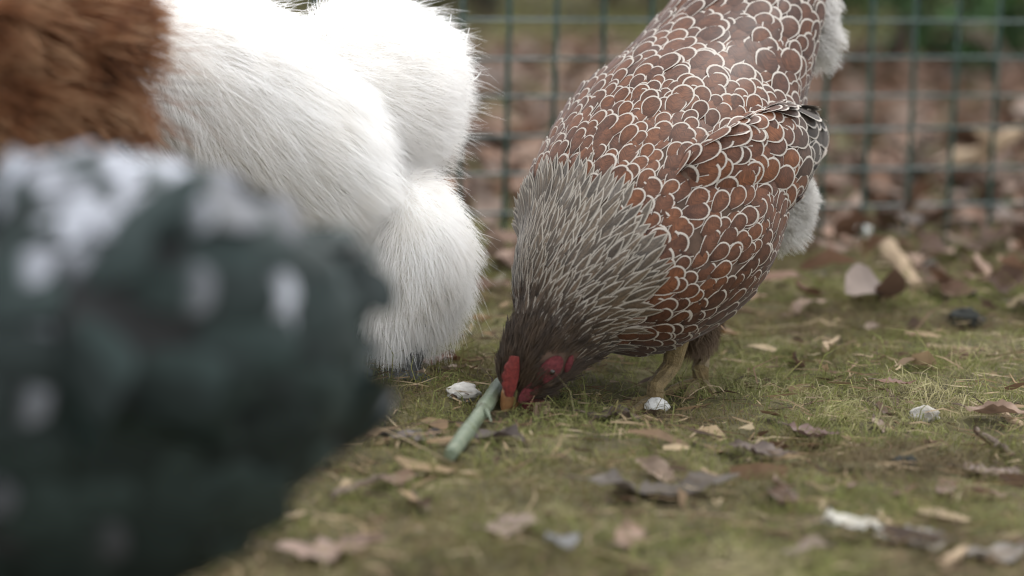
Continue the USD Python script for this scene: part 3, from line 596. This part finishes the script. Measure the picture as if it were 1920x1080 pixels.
# ---- the white fluffy hen
def blob(u, v, y, ru, rv, ry, ang=0.0, k=None):
    """ellipsoid by its outline at depth y; ru, rv in pixels, ry in metres"""
    s = y / FPX; c, q = math.cos(ang), math.sin(ang); e1 = rt * c - up * q; e2 = rt * q + up * c
    cc = at(u, v, y)
    return ellipsoid(cc, np.stack([e1 * ru * s, fw * ry, e2 * rv * s]), 3)
def fluffy_hen(name, label, org, blobs, n, mats, length, width, seed, cat='hen', legs=(), fur='fluff', nw=0.7, droop=0.25, head=None, edge=0.006, clump=0.72, jitter=0.30, guides=0.05):
    x = thing(name, org, label, cat)
    body = union([b[0] for b in blobs], edge, 16, 0.008); obj('body', body, M[mats[0]], x, smooth=True, org=org)
    r = np.random.default_rng(seed); p, nn = sample(body, n, seed)
    d = np.stack([np.abs(((p - b[0].centroid) @ np.linalg.pinv(b[2])) ** 2).sum(-1) if False else np.linalg.norm((p - b[0].centroid) / (b[0].extents / 2), axis=1) for b in blobs], 1)
    w = np.exp(-((d - d.min(1, keepdims=True)) * 9)); w /= w.sum(1, keepdims=True)
    flow = w @ np.array([b[1] for b in blobs]); ln = w @ np.array([b[2] for b in blobs])
    flow = flow - (flow * nn).sum(1, keepdims=True) * nn * 0.8
    ln = ln * (0.55 + 0.95 * meshkit.fbm(p * 38, 3, 6))
    q, wd = hairs(p, nn, flow, length * ln, width, r, normal_w=nw, k=4, droop=droop, clump=clump, guides=guides, jitter=jitter)
    k = r.choice(n, n // 7, replace=False); q2, wd2 = hairs(p[k], nn[k], flow[k], length * ln[k] * 1.25, width * 0.75, r, k=4, normal_w=nw * 1.2, droop=droop * 0.6, clump=0.45, guides=0.3, jitter=0.45)
    q, wd = np.concatenate([q, q2]), np.concatenate([wd, wd2])
    tag(curves(fur, q, wd, M[mats[1]], x, org), kind='stuff')
    for (t, g, a) in legs: leg(x, org, t, g, a, M[mats[2]], 0.007)
    return x
wb = [(blob(390, 215, 2.02, 300, 215, 0.115, 0.38), (0.75, 0, -0.45), 1.0),
      (blob(695, 165, 2.06, 150, 155, 0.085, 0.0), (0.8, 0.2, -0.05), 1.0),
      (blob(472, 205, 1.935, 258, 135, 0.05, 0.60), (0.95, -0.05, -0.55), 1.15),
      (blob(778, 470, 1.99, 80, 142, 0.06, -0.08), (0.25, -0.1, -0.85), 0.9),
      (blob(742, 545, 1.985, 44, 84, 0.045, -0.2), (0.15, -0.1, -0.95), 0.9),
      (blob(640, 420, 2.03, 160, 130, 0.08, 0.3), (0.3, 0, -0.8), 0.9),
      (blob(150, 120, 2.03, 200, 200, 0.09, -0.2), (0.7, 0, -0.5), 1.0),
      (blob(-60, -60, 2.02, 120, 190, 0.06, 0.3), (0.3, 0, -0.9), 0.9), (blob(-120, -240, 2.0, 85, 85, 0.035, 0), (0.4, 0, 0.2), 1.1)]
worg = on_ground(640, 735) * [1, 1, 0]
wx = fluffy_hen('hen', 'fluffy white hen turned away beside the laced hen', worg, wb, 66000, ('white_skin', 'white_fluff', 'grey_leg'), 0.029, 0.00038, 21, clump=0.6, jitter=0.38, guides=0.12,
           legs=((at(780, 600, 2.0), on_ground(775, 722), 2.6), (at(640, 520, 2.03), on_ground(660, 705), 2.6)))
# loose curled tail plumes standing off its rump
for k, (u, v, du, dv) in enumerate(((826, 85, 20, -58), (850, 112, 30, -60), (868, 160, 34, -26))):
    a, b = at(u, v, 2.05), at(u + du, v + dv, 2.05); c_ = at(u + du * .75, v + dv * .35, 2.05); t = np.linspace(0, 1, 8)[:, None]
    obj('tail_plume', tube((1 - t) ** 2 * a + 2 * t * (1 - t) * c_ + t ** 2 * b, np.linspace(0.0010, 0.0003, 8), 6), M['white_fluff'], wx, org=worg)
def plain_head(x, org, c, d, m, s=1.0):
    d, sd, uv = frame(d)
    obj('beak', tube(np.array([c + d * 0.020 * s, c + d * 0.032 * s, c + d * 0.043 * s - uv * 0.004]), [0.008 * s, 0.0055 * s, 0.001], 9), M['beak'], x, org=org)
    obj('comb', ellipsoid(c + uv * 0.028 * s + d * 0.008, np.stack([d * 0.018, sd * 0.006, uv * 0.010]) * s, 2), M['comb'], x, org=org)
    for g in (1, -1):
        obj('eye', ellipsoid(c + sd * g * 0.024 * s + d * 0.008, np.eye(3) * 0.0036 * s, 2), M['eye'], x, org=org)
        obj('wattle', ellipsoid(c + sd * g * 0.009 * s + d * 0.020 - uv * 0.020, np.stack([d * 0.007, sd * 0.003, uv * 0.012]) * s, 2), M['comb'], x, org=org)
plain_head(wx, worg, at(-125, -240, 2.0), (-1, -0.1, -0.1), None, 1.25)

# ---- the brown fluffy hen, a little nearer
bb = [(blob(-25, 60, 1.63, 205, 170, 0.075, 0.2), (0.95, -0.05, -0.2), 1.0), (blob(85, 150, 1.64, 120, 70, 0.05, 0.35), (0.95, 0, -0.35), 1.1), (blob(122, 40, 1.63, 95, 85, 0.05, -0.1), (1.0, 0, 0.1), 1.1), (blob(0, 200, 1.62, 170, 70, 0.06, 0.05), (0.9, 0, -0.2), 1.0), (blob(-190, 160, 1.72, 230, 210, 0.09, 0.1), (0.6, 0, -0.5), 1.0),
      (blob(-420, 20, 1.7, 120, 200, 0.06, -0.3), (0.3, 0, -0.8), 0.9), (blob(-470, -160, 1.68, 75, 75, 0.027, 0), (0.4, 0, 0.3), 0.9), (blob(-120, 330, 1.73, 150, 150, 0.07, 0), (0.1, 0, -0.9), 0.9)]
borg = np.array([*at(-150, 400, 1.72)[:2], 0])
bx = fluffy_hen('hen', 'ginger brown fluffy hen in front of the white hen', borg, bb, 17000, ('brown_skin', 'brown_fluff', 'grey_leg'), 0.046, 0.0009, 22, jitter=0.4,
           legs=((at(-90, 420, 1.70), np.array([at(-90, 420, 1.70)[0], 1.70, 0.0]), 3.1), (at(-190, 420, 1.76), np.array([at(-190, 420, 1.76)[0], 1.76, 0.0]), 3.1)))
plain_head(bx, borg, at(-475, -160, 1.68), (-1, -0.2, -0.2), None, 1.1)

# ---- the black and white mottled hen close to the lens
def mottled_hen():
    r = np.random.default_rng(31); k0 = 1 / 4105.0
    ax = [(640, 560, 1.165, 14, 14, 14), (605, 560, 1.16, 110, 120, 165), (490, 615, 1.15, 205, 195, 330), (380, 640, 1.12, 280, 320, 430), (170, 650, 1.10, 320, 355, 490), (-60, 670, 1.08, 320, 315, 460),
          (-280, 600, 1.06, 255, 250, 290), (-430, 480, 1.05, 165, 160, 170), (-520, 340, 1.05, 110, 105, 105), (-590, 230, 1.04, 85, 85, 85), (-660, 200, 1.03, 62, 60, 65), (-735, 200, 1.02, 8, 8, 8)]
    P = np.array([at(u, v, y) for u, v, y, *_ in ax]); A = np.array([q[3:] for q in ax]) * k0
    lf = Loft(P, A[:, 0], A[:, 1], A[:, 2], [0.25, 0.1, 0.95])
    org = np.array([P[4][0], P[4][1], 0])
    x = thing('hen', org, 'black hen with white mottled feathers out of focus nearest the lens', 'hen')
    obj('body', lf.mesh(80, 44), M['dark_skin'], x, smooth=True, org=org)
    SPOT = np.array([(300, 280, 62, 1), (235, 290, 45, .8), (200, 225, 48, .95), (150, 242, 42, .8), (37, 285, 40, .9), (95, 295, 36, .75), (35, 340, 36, .75), (175, 400, 55, 1), (275, 370, 40, .6), (135, 330, 34, .5), (90, 370, 34, .55),
                     (215, 325, 36, .5), (410, 385, 42, .65), (485, 415, 40, .25), (555, 415, 36, .25), (450, 350, 34, .3), (65, 460, 40, .55), (15, 440, 34, .5), (110, 465, 36, .45), (190, 480, 36, .4), (280, 500, 44, .6), (552, 540, 24, .75), (564, 585, 20, .6),
                     (453, 590, 24, .5), (445, 640, 22, .42), (82, 740, 40, .32), (38, 532, 38, .5), (170, 526, 38, .45), (378, 538, 36, .3), (290, 715, 38, .35), (378, 778, 38, .3), (233, 664, 34, .22), (38, 929, 34, .2), (94, 601, 36, .35), (227, 1004, 34, .16), (315, 1030, 34, .14)], float)
    def spotted(q, T_):
        """how white each feather's end is, after the hen's own mottling"""
        tip = proj(q[:, T_])[:, :2]; d = np.hypot(tip[:, None, 0] - SPOT[None, :, 0], (tip[:, None, 1] - SPOT[None, :, 1]) * 0.85)
        return ((d < SPOT[None, :, 2]) * SPOT[None, :, 3]).max(1)
    s, t = scatter(lf, 0.01, lf.s[9], 0.0125, 0.0150, 0.22, r); p, T, N = lf.frames(s, t); n = len(s)
    T = turn(T, N, r.normal(0, 0.15, n))
    q, st, f = feathers(p + N * 0.001, T, N, 0.022 * r.uniform(0.8, 1.2, n), 0.036 * r.uniform(0.8, 1.2, n), 'tile', r.normal(0.12, 0.04, n) * np.where(s < 0.12, 0.3, 1), bend=0.3)
    top = np.clip((p[:, 2] - 0.16) / 0.12, 0, 1)
    front = (N * (eye - p)).sum(-1) > 0; wb = np.where(front, spotted(q, 6), (r.uniform(0, 1, n) < 0.3) * 0.7); white = wb > 0
    base = np.array([0.021, 0.031, 0.029]) * r.uniform(0.6, 1.5, (n, 1)); wc = np.array([0.58, 0.60, 0.66]) * r.uniform(0.6, 1.0, (n, 1)) * wb[:, None]
    tipw = np.clip((st[..., 1] - r.uniform(0.45, 0.72, n)[:, None]) / 0.1, 0, 1) * white[:, None]
    col = base[:, None] * (1 - tipw[..., None]) + wc[:, None] * tipw[..., None]
    o = obj('plumage', (q.reshape(-1, 3), (np.arange(n)[:, None, None] * q.shape[1] + f[None]).reshape(-1, 3)), M['mottled'], x, smooth=True, org=org, fcol=col.reshape(-1, 3)); tag(o, kind='stuff')
    # folded wing on the near flank
    wx = [(120, 560, 1.02, 14, 10, 10), (190, 580, 1.015, 150, 40, 90), (330, 600, 1.03, 190, 50, 110), (460, 630, 1.065, 140, 45, 90), (560, 650, 1.10, 80, 30, 60), (630, 660, 1.13, 12, 8, 8)]
    WP = np.array([at(u, v, y) for u, v, y, *_ in wx])[::-1]; WA = (np.array([q_[3:] for q_ in wx]) * k0)[::-1]
    wl = Loft(WP, WA[:, 0], WA[:, 1], WA[:, 2], [0.2, -0.95, 0.2]); obj('wing', wl.mesh(36, 28), M['dark_skin'], x, smooth=True, org=org)
    s, t = scatter(wl, 0.05, 0.97, 0.015, 0.018, 0.2, r, -0.3, np.pi + 0.3); p, T, N = wl.frames(s, t); n = len(s)
    q, st, f = feathers(p + N * 0.001, T, N, 0.023, 0.042 * r.uniform(0.8, 1.2, n), 'tile', r.normal(0.16, 0.06, n), bend=0.25)
    wb = spotted(q, 6); white = wb > 0; tipw = np.clip((st[..., 1] - r.uniform(0.5, 0.75, n)[:, None]) / 0.1, 0, 1) * white[:, None]
    base = np.array([0.020, 0.031, 0.029]) * r.uniform(0.6, 1.6, (n, 1)); col = base[:, None] * (1 - tipw[..., None]) + (np.array([0.55, 0.57, 0.62]) * wb[:, None])[:, None] * tipw[..., None]
    o = obj('wing_plumage', (q.reshape(-1, 3), (np.arange(n)[:, None, None] * q.shape[1] + f[None]).reshape(-1, 3)), M['mottled'], x, smooth=True, org=org, fcol=col.reshape(-1, 3)); tag(o, kind='stuff')
    for dx, dy in ((0.03, -0.02), (-0.01, 0.05)):
        b = org + [dx, dy, 0]; g = b.copy(); g[2] = float(gz(g[0], g[1])); leg(x, org, b + [0, 0, 0.10], g, 3.1, M['grey_leg'], 0.007)
    plain_head(x, org, at(-650, 190, 1.03), (-1, -0.25, -0.25), None, 1.0)
mottled_hen()

# ------------------------------------------------------------------ small things on the ground
def pebble(name, u, v, wpx, hpx, m, label, cat, seed, sharp=0.35):
    r = np.random.default_rng(seed); p = on_ground(u, v); sc = np.linalg.norm(p - eye) / FPX
    s = trimesh.creation.icosphere(3); n = meshkit.fbm(s.vertices * 2.1 + seed, 4, seed) - 0.5
    s.vertices *= (1 + sharp * 2 * n)[:, None]; s.vertices *= np.array([wpx * sc / 2, wpx * sc / 2 * r.uniform(0.7, 1), hpx * sc / 2])
    o = thing(name, p, label, cat); obj('lump', trimesh.Trimesh(s.vertices + [0, 0, hpx * sc * 0.42], s.faces), m, o, smooth=50); return o
pebble('stone', 868, 752, 66, 36, M['stone'], 'pale grey stone on the moss between white hen and pecking beak', 'stone', 1)
pebble('shell_grit', 1232, 775, 46, 32, M['shell'], 'bright white piece of shell grit by the foot of the laced hen', 'shell', 2, 0.25)
pebble('stone', 1732, 792, 56, 32, M['stone'], 'whitish rough stone among grass right of the laced hen', 'stone', 3)
pebble('stone', 1005, 752, 46, 22, M['stone'], 'small dull stone just behind the red wattle', 'stone', 4)
pebble('stone', 1600, 452, 62, 36, M['shell'], 'white stone at the foot of the wire fence', 'stone', 5)
pebble('stone', 1740, 512, 34, 28, M['stone'], 'small grey stone beside the fallen branch piece near the fence', 'stone', 12)
pebble('soil_clod', 1808, 612, 62, 34, M['clod'], 'larger black clod of earth on the moss', 'clod', 6, 0.5)
pebble('soil_clod', 1812, 562, 32, 24, M['clod'], 'small black clod of earth behind the larger one', 'clod', 7, 0.5)
pebble('soil_clod', 1695, 878, 48, 26, M['clod'], 'dark clod of earth in front of the whitish stone', 'clod', 8, 0.5)
LB, LM, LP, LG = (0.20, 0.11, 0.075), (0.28, 0.17, 0.12), (0.46, 0.37, 0.29), (0.24, 0.22, 0.23)
leaf(825, 692, 0.052, 0.024, 0.1, 'curled rust brown leaf beside the thigh of the white hen', (0.17, 0.07, 0.04), 'oval', 3, 0.5)
leaf(1680, 745, 0.032, 0.014, 0.1, 'red brown leaf scrap lying flat above the whitish stone', (0.20, 0.09, 0.055), 'oval', 4, 0.2, raise_=0.012)
leaf(1868, 790, 0.050, 0.024, -0.5, 'tan curled leaf at the edge of the picture right of the stones', LM, 'oval', 5, 0.45)
leaf(1525, 832, 0.042, 0.022, -0.4, 'purplish brown leaf between the large lobed leaf and the whitish stone', (0.17, 0.10, 0.085), 'oval', 6, 0.3)
leaf(1245, 930, 0.11, 0.055, 0.15, 'large lobed oak leaf lying flat on the moss below the hen', (0.095, 0.070, 0.055), 'oak', 7, 0.12)
leaf(1595, 1010, 0.042, 0.026, -0.2, 'pale grey curled leaf near the bottom edge', (0.52, 0.46, 0.40), 'oval', 8, 0.5, raise_=0.010)
leaf(1705, 1020, 0.050, 0.022, 0.0, 'dull greyish leaf touching the pale curled leaf', (0.33, 0.28, 0.25), 'oval', 9, 0.25)
leaf(1185, 1022, 0.034, 0.016, 0.9, 'small pinkish leaf standing on edge near the bottom', LM, 'oval', 10, 0.4, (0.5, 0))
leaf(965, 1010, 0.046, 0.026, 0.5, 'dusty pink brown leaf at the bottom middle', (0.30, 0.20, 0.16), 'oval', 11, 0.3)
leaf(1045, 1035, 0.036, 0.02, 2.0, 'grey leaf beside the dusty pink one', LG, 'oval', 12, 0.3)
leaf(1490, 690, 0.030, 0.015, 1.4, 'brown leaf standing upright in the moss behind the grass', (0.20, 0.11, 0.08), 'oval', 13, 0.4, (0.9, 0.2))
leaf(1640, 555, 0.045, 0.026, 0.3, 'pink brown leaf in front of the fallen branch piece', (0.36, 0.23, 0.17), 'oval', 14, 0.4)
leaf(770, 835, 0.048, 0.024, 0.4, 'dark brown leaf lying left of the green stalk', (0.10, 0.075, 0.07), 'oval', 15, 0.3)
leaf(930, 830, 0.060, 0.032, -0.7, 'brown lobed leaf right of the green stalk', (0.10, 0.07, 0.06), 'oak', 16, 0.3)
leaf(655, 768, 0.050, 0.03, 0.2, 'pale leaf half hidden by the black mottled hen', (0.40, 0.35, 0.31), 'oval', 17, 0.3)
leaf(1345, 640, 0.045, 0.022, -0.3, 'orange brown leaf behind the legs of the laced hen', (0.30, 0.16, 0.07), 'oval', 18, 0.35)
leaf(1860, 900, 0.045, 0.024, -0.3, 'faded pink brown leaf at the edge below the tan leaf', (0.24, 0.16, 0.13), 'oval', 19, 0.2)
leaf(905, 545, 0.055, 0.03, 0.4, 'pale tan leaf between the white hen and the laced neck', LP, 'oval', 20, 0.4)
leaf(1870, 1055, 0.05, 0.03, 0.4, 'brown leaf in the bottom corner of the picture', (0.26, 0.21, 0.18), 'oval', 21, 0.3)
leaf(620, 1050, 0.07, 0.035, 0.2, 'blurred rosy brown leaf at the bottom beside the mottled hen', (0.30, 0.19, 0.15), 'oval', 22, 0.3)
leaf(1150, 795, 0.045, 0.024, -0.2, 'dark brown leaf in front of the laced hen legs', (0.11, 0.075, 0.06), 'oval', 23, 0.25)
leaf(1420, 860, 0.05, 0.026, 2.6, 'dull brown leaf just above the large lobed leaf', (0.12, 0.08, 0.065), 'oval', 24, 0.25)
r = np.random.default_rng(77)
MARKS = [(868, 752, 'the pale grey stone'), (1233, 772, 'the white shell grit'), (1732, 792, 'the whitish rough stone'), (1808, 612, 'the larger black clod'), (1245, 930, 'the large lobed oak leaf'),
         (1595, 1010, 'the pale grey curled leaf'), (1868, 790, 'the tan curled leaf'), (1525, 832, 'the purplish brown leaf'), (880, 815, 'the green stalk'), (965, 1010, 'the dusty pink leaf'),
         (1680, 745, 'the red brown leaf scrap'), (1795, 665, 'the long straw coloured stick'), (1690, 520, 'the weathered branch piece'), (1490, 690, 'the upright brown leaf'), (1860, 900, 'the faded pink brown leaf'), (1300, 740, 'the far foot of the laced hen')]
said = set(); k = 0
while k < 30:
    u, v = r.uniform(700, 1905), r.uniform(500, 1060)
    if 930 < u < 1470 and v < 720 or u < 900 and v < 700 or min(math.hypot(u - a, (v - b) * 1.6) for a, b, _ in MARKS) < 38: continue
    c = pick(LEAF, np.array([r.beta(1.6, 1.6)]))[0] * r.uniform(0.9, 1.15); L = r.uniform(0.016, 0.034)
    tone = ('dark brown', 'mid brown', 'tan')[int(np.searchsorted((0.13, 0.22), c[0]))]; sz = 'tiny' if L < 0.022 else 'small' if L < 0.028 else 'narrow'
    for a, b, nm in sorted(MARKS, key=lambda q: math.hypot(u - q[0], (v - q[1]) * 1.6))[:4]:
        du, dv = u - a, (v - b) * 1.6
        where = ('to the right of' if du > 0 else 'to the left of') if abs(du) > abs(dv) else ('in front of' if dv > 0 else 'behind')
        lab = f'{sz} {tone} leaf scrap {where} {nm}'
        if lab not in said: break
    else: continue
    said.add(lab)
    leaf(u, v, L, L * r.uniform(0.42, 0.55), r.uniform(0, 6.3), lab, c, 'oval', 500 + k, 0.4, tuple(r.normal(0, 0.3, 2)), 'leaf scraps on the moss', 0.005); k += 1
def ground_stick(u0, v0, u1, v1, rad, m, label, name='twig', seed=0, lift=0.006, twig=False):
    a, b = on_ground(u0, v0), on_ground(u1, v1); a[2] += lift; b[2] += lift
    return stick(name, [a, (a + b) / 2, b], rad, m, label, 'stick' if name == 'stick' else name, seed, twig=twig)
ground_stick(1660, 478, 1722, 560, 0.010, M['pale_wood'], 'pinkish weathered branch piece lying near the fence', 'branch', 1, 0.012)
ground_stick(1545, 672, 1572, 648, 0.0026, M['pale_wood'], 'short pale splinter of wood standing in the moss', 'wood_splinter', 2, 0.008)
ground_stick(1740, 662, 1845, 668, 0.003, M['pale_wood'], 'long straw coloured stick lying across the moss', 'stick', 3)
ground_stick(625, 945, 720, 905, 0.003, M['bark'], 'grey twig lying on the ground near the mottled hen', 'twig', 4, twig=True)
ground_stick(1850, 772, 1915, 808, 0.0035, M['pale_wood'], 'broken pale twig beside the tan curled leaf', 'twig', 5)
ground_stick(1770, 1075, 1812, 1045, 0.004, M['pale_wood'], 'pale wood chip at the bottom edge', 'wood_chip', 6)
ground_stick(1315, 895, 1360, 915, 0.0015, M['pale_wood'], 'thin curved straw above the large oak leaf', 'straw', 7)
ground_stick(1830, 820, 1900, 868, 0.003, M['bark'], 'dark twig slanting below the broken pale twig', 'twig', 8, twig=True)
a, b = at(1815, 310, 3.05), at(1895, 255, 3.15); a[2] = max(a[2], 0.02)
stick('branch', [on_ground(1790, 335) + [0, 0, .03], at(1845, 292, 3.2), at(1915, 240, 3.25)], 0.014, M['pale_wood'], 'pale broken branch leaning in the leaves behind the fence', 'branch', 9)
stick('branch', [on_ground(1715, 345) + [0, 0, .02], at(1718, 300, 3.2), at(1728, 255, 3.2)], 0.012, M['bark'], 'dark upright stump of branch behind the fence', 'branch', 10)
stick('branch', [on_ground(1770, 115) + [0, 0, .05], at(1840, 60, 5.4), at(1900, 130, 5.4)], 0.02, M['bark'], 'bare brown branch lying before the bright green bush', 'branch', 11)

# green stalk under the beak
p0, p1 = on_ground(932, 750), on_ground(862, 852); p0[2] += 0.010; p1[2] += 0.009
d = p1 - p0; x = thing('plant_stalk', p0, 'pale green leek-like stalk pinned under the beak of the laced hen', 'stalk')
t = np.linspace(-0.10, 1.2, 12)[:, None]; q = d * t + np.array([0.0008, 0, 0.0004]) * np.sin(t * 4)
sec = tube(q, np.array([0.0050, 0.0056, 0.0054, 0.0053, 0.0060, 0.0053, 0.0052, 0.0052, 0.0058, 0.0051, 0.0049, 0.0042]), 18); k = np.arange(12 * 18); sec.vertices[:216] += (sec.vertices[:216] - q[k // 18]) * (0.10 * (k % 2) + 0.05 * np.sin(k * 1.7))[:, None]; sec.vertices[:, 2] = (sec.vertices[:, 2] - p0[2]) * 0.8 + p0[2] if False else sec.vertices[:, 2]
obj('stem', sec, M['stalk'], x, smooth=50)
e = q[0]; dd = norm(d)
obj('cut_end', tube(np.array([e + dd * 0.002, e - dd * 0.004]), [0.0046, 0.0028], 14), M['clod'], x)
for k in range(1):
    b = q[5 + 3 * k]; s_ = norm(np.cross(dd, [0, 0, 1])) * (1 if k % 2 else -1)
    obj('leaf_sheath', tube(np.array([b, b + dd * 0.012 + s_ * 0.006 + [0, 0, 0.004], b + dd * 0.03 + s_ * 0.012]), [0.0032, 0.002, 0.0006], 8), M['stalk'], x)
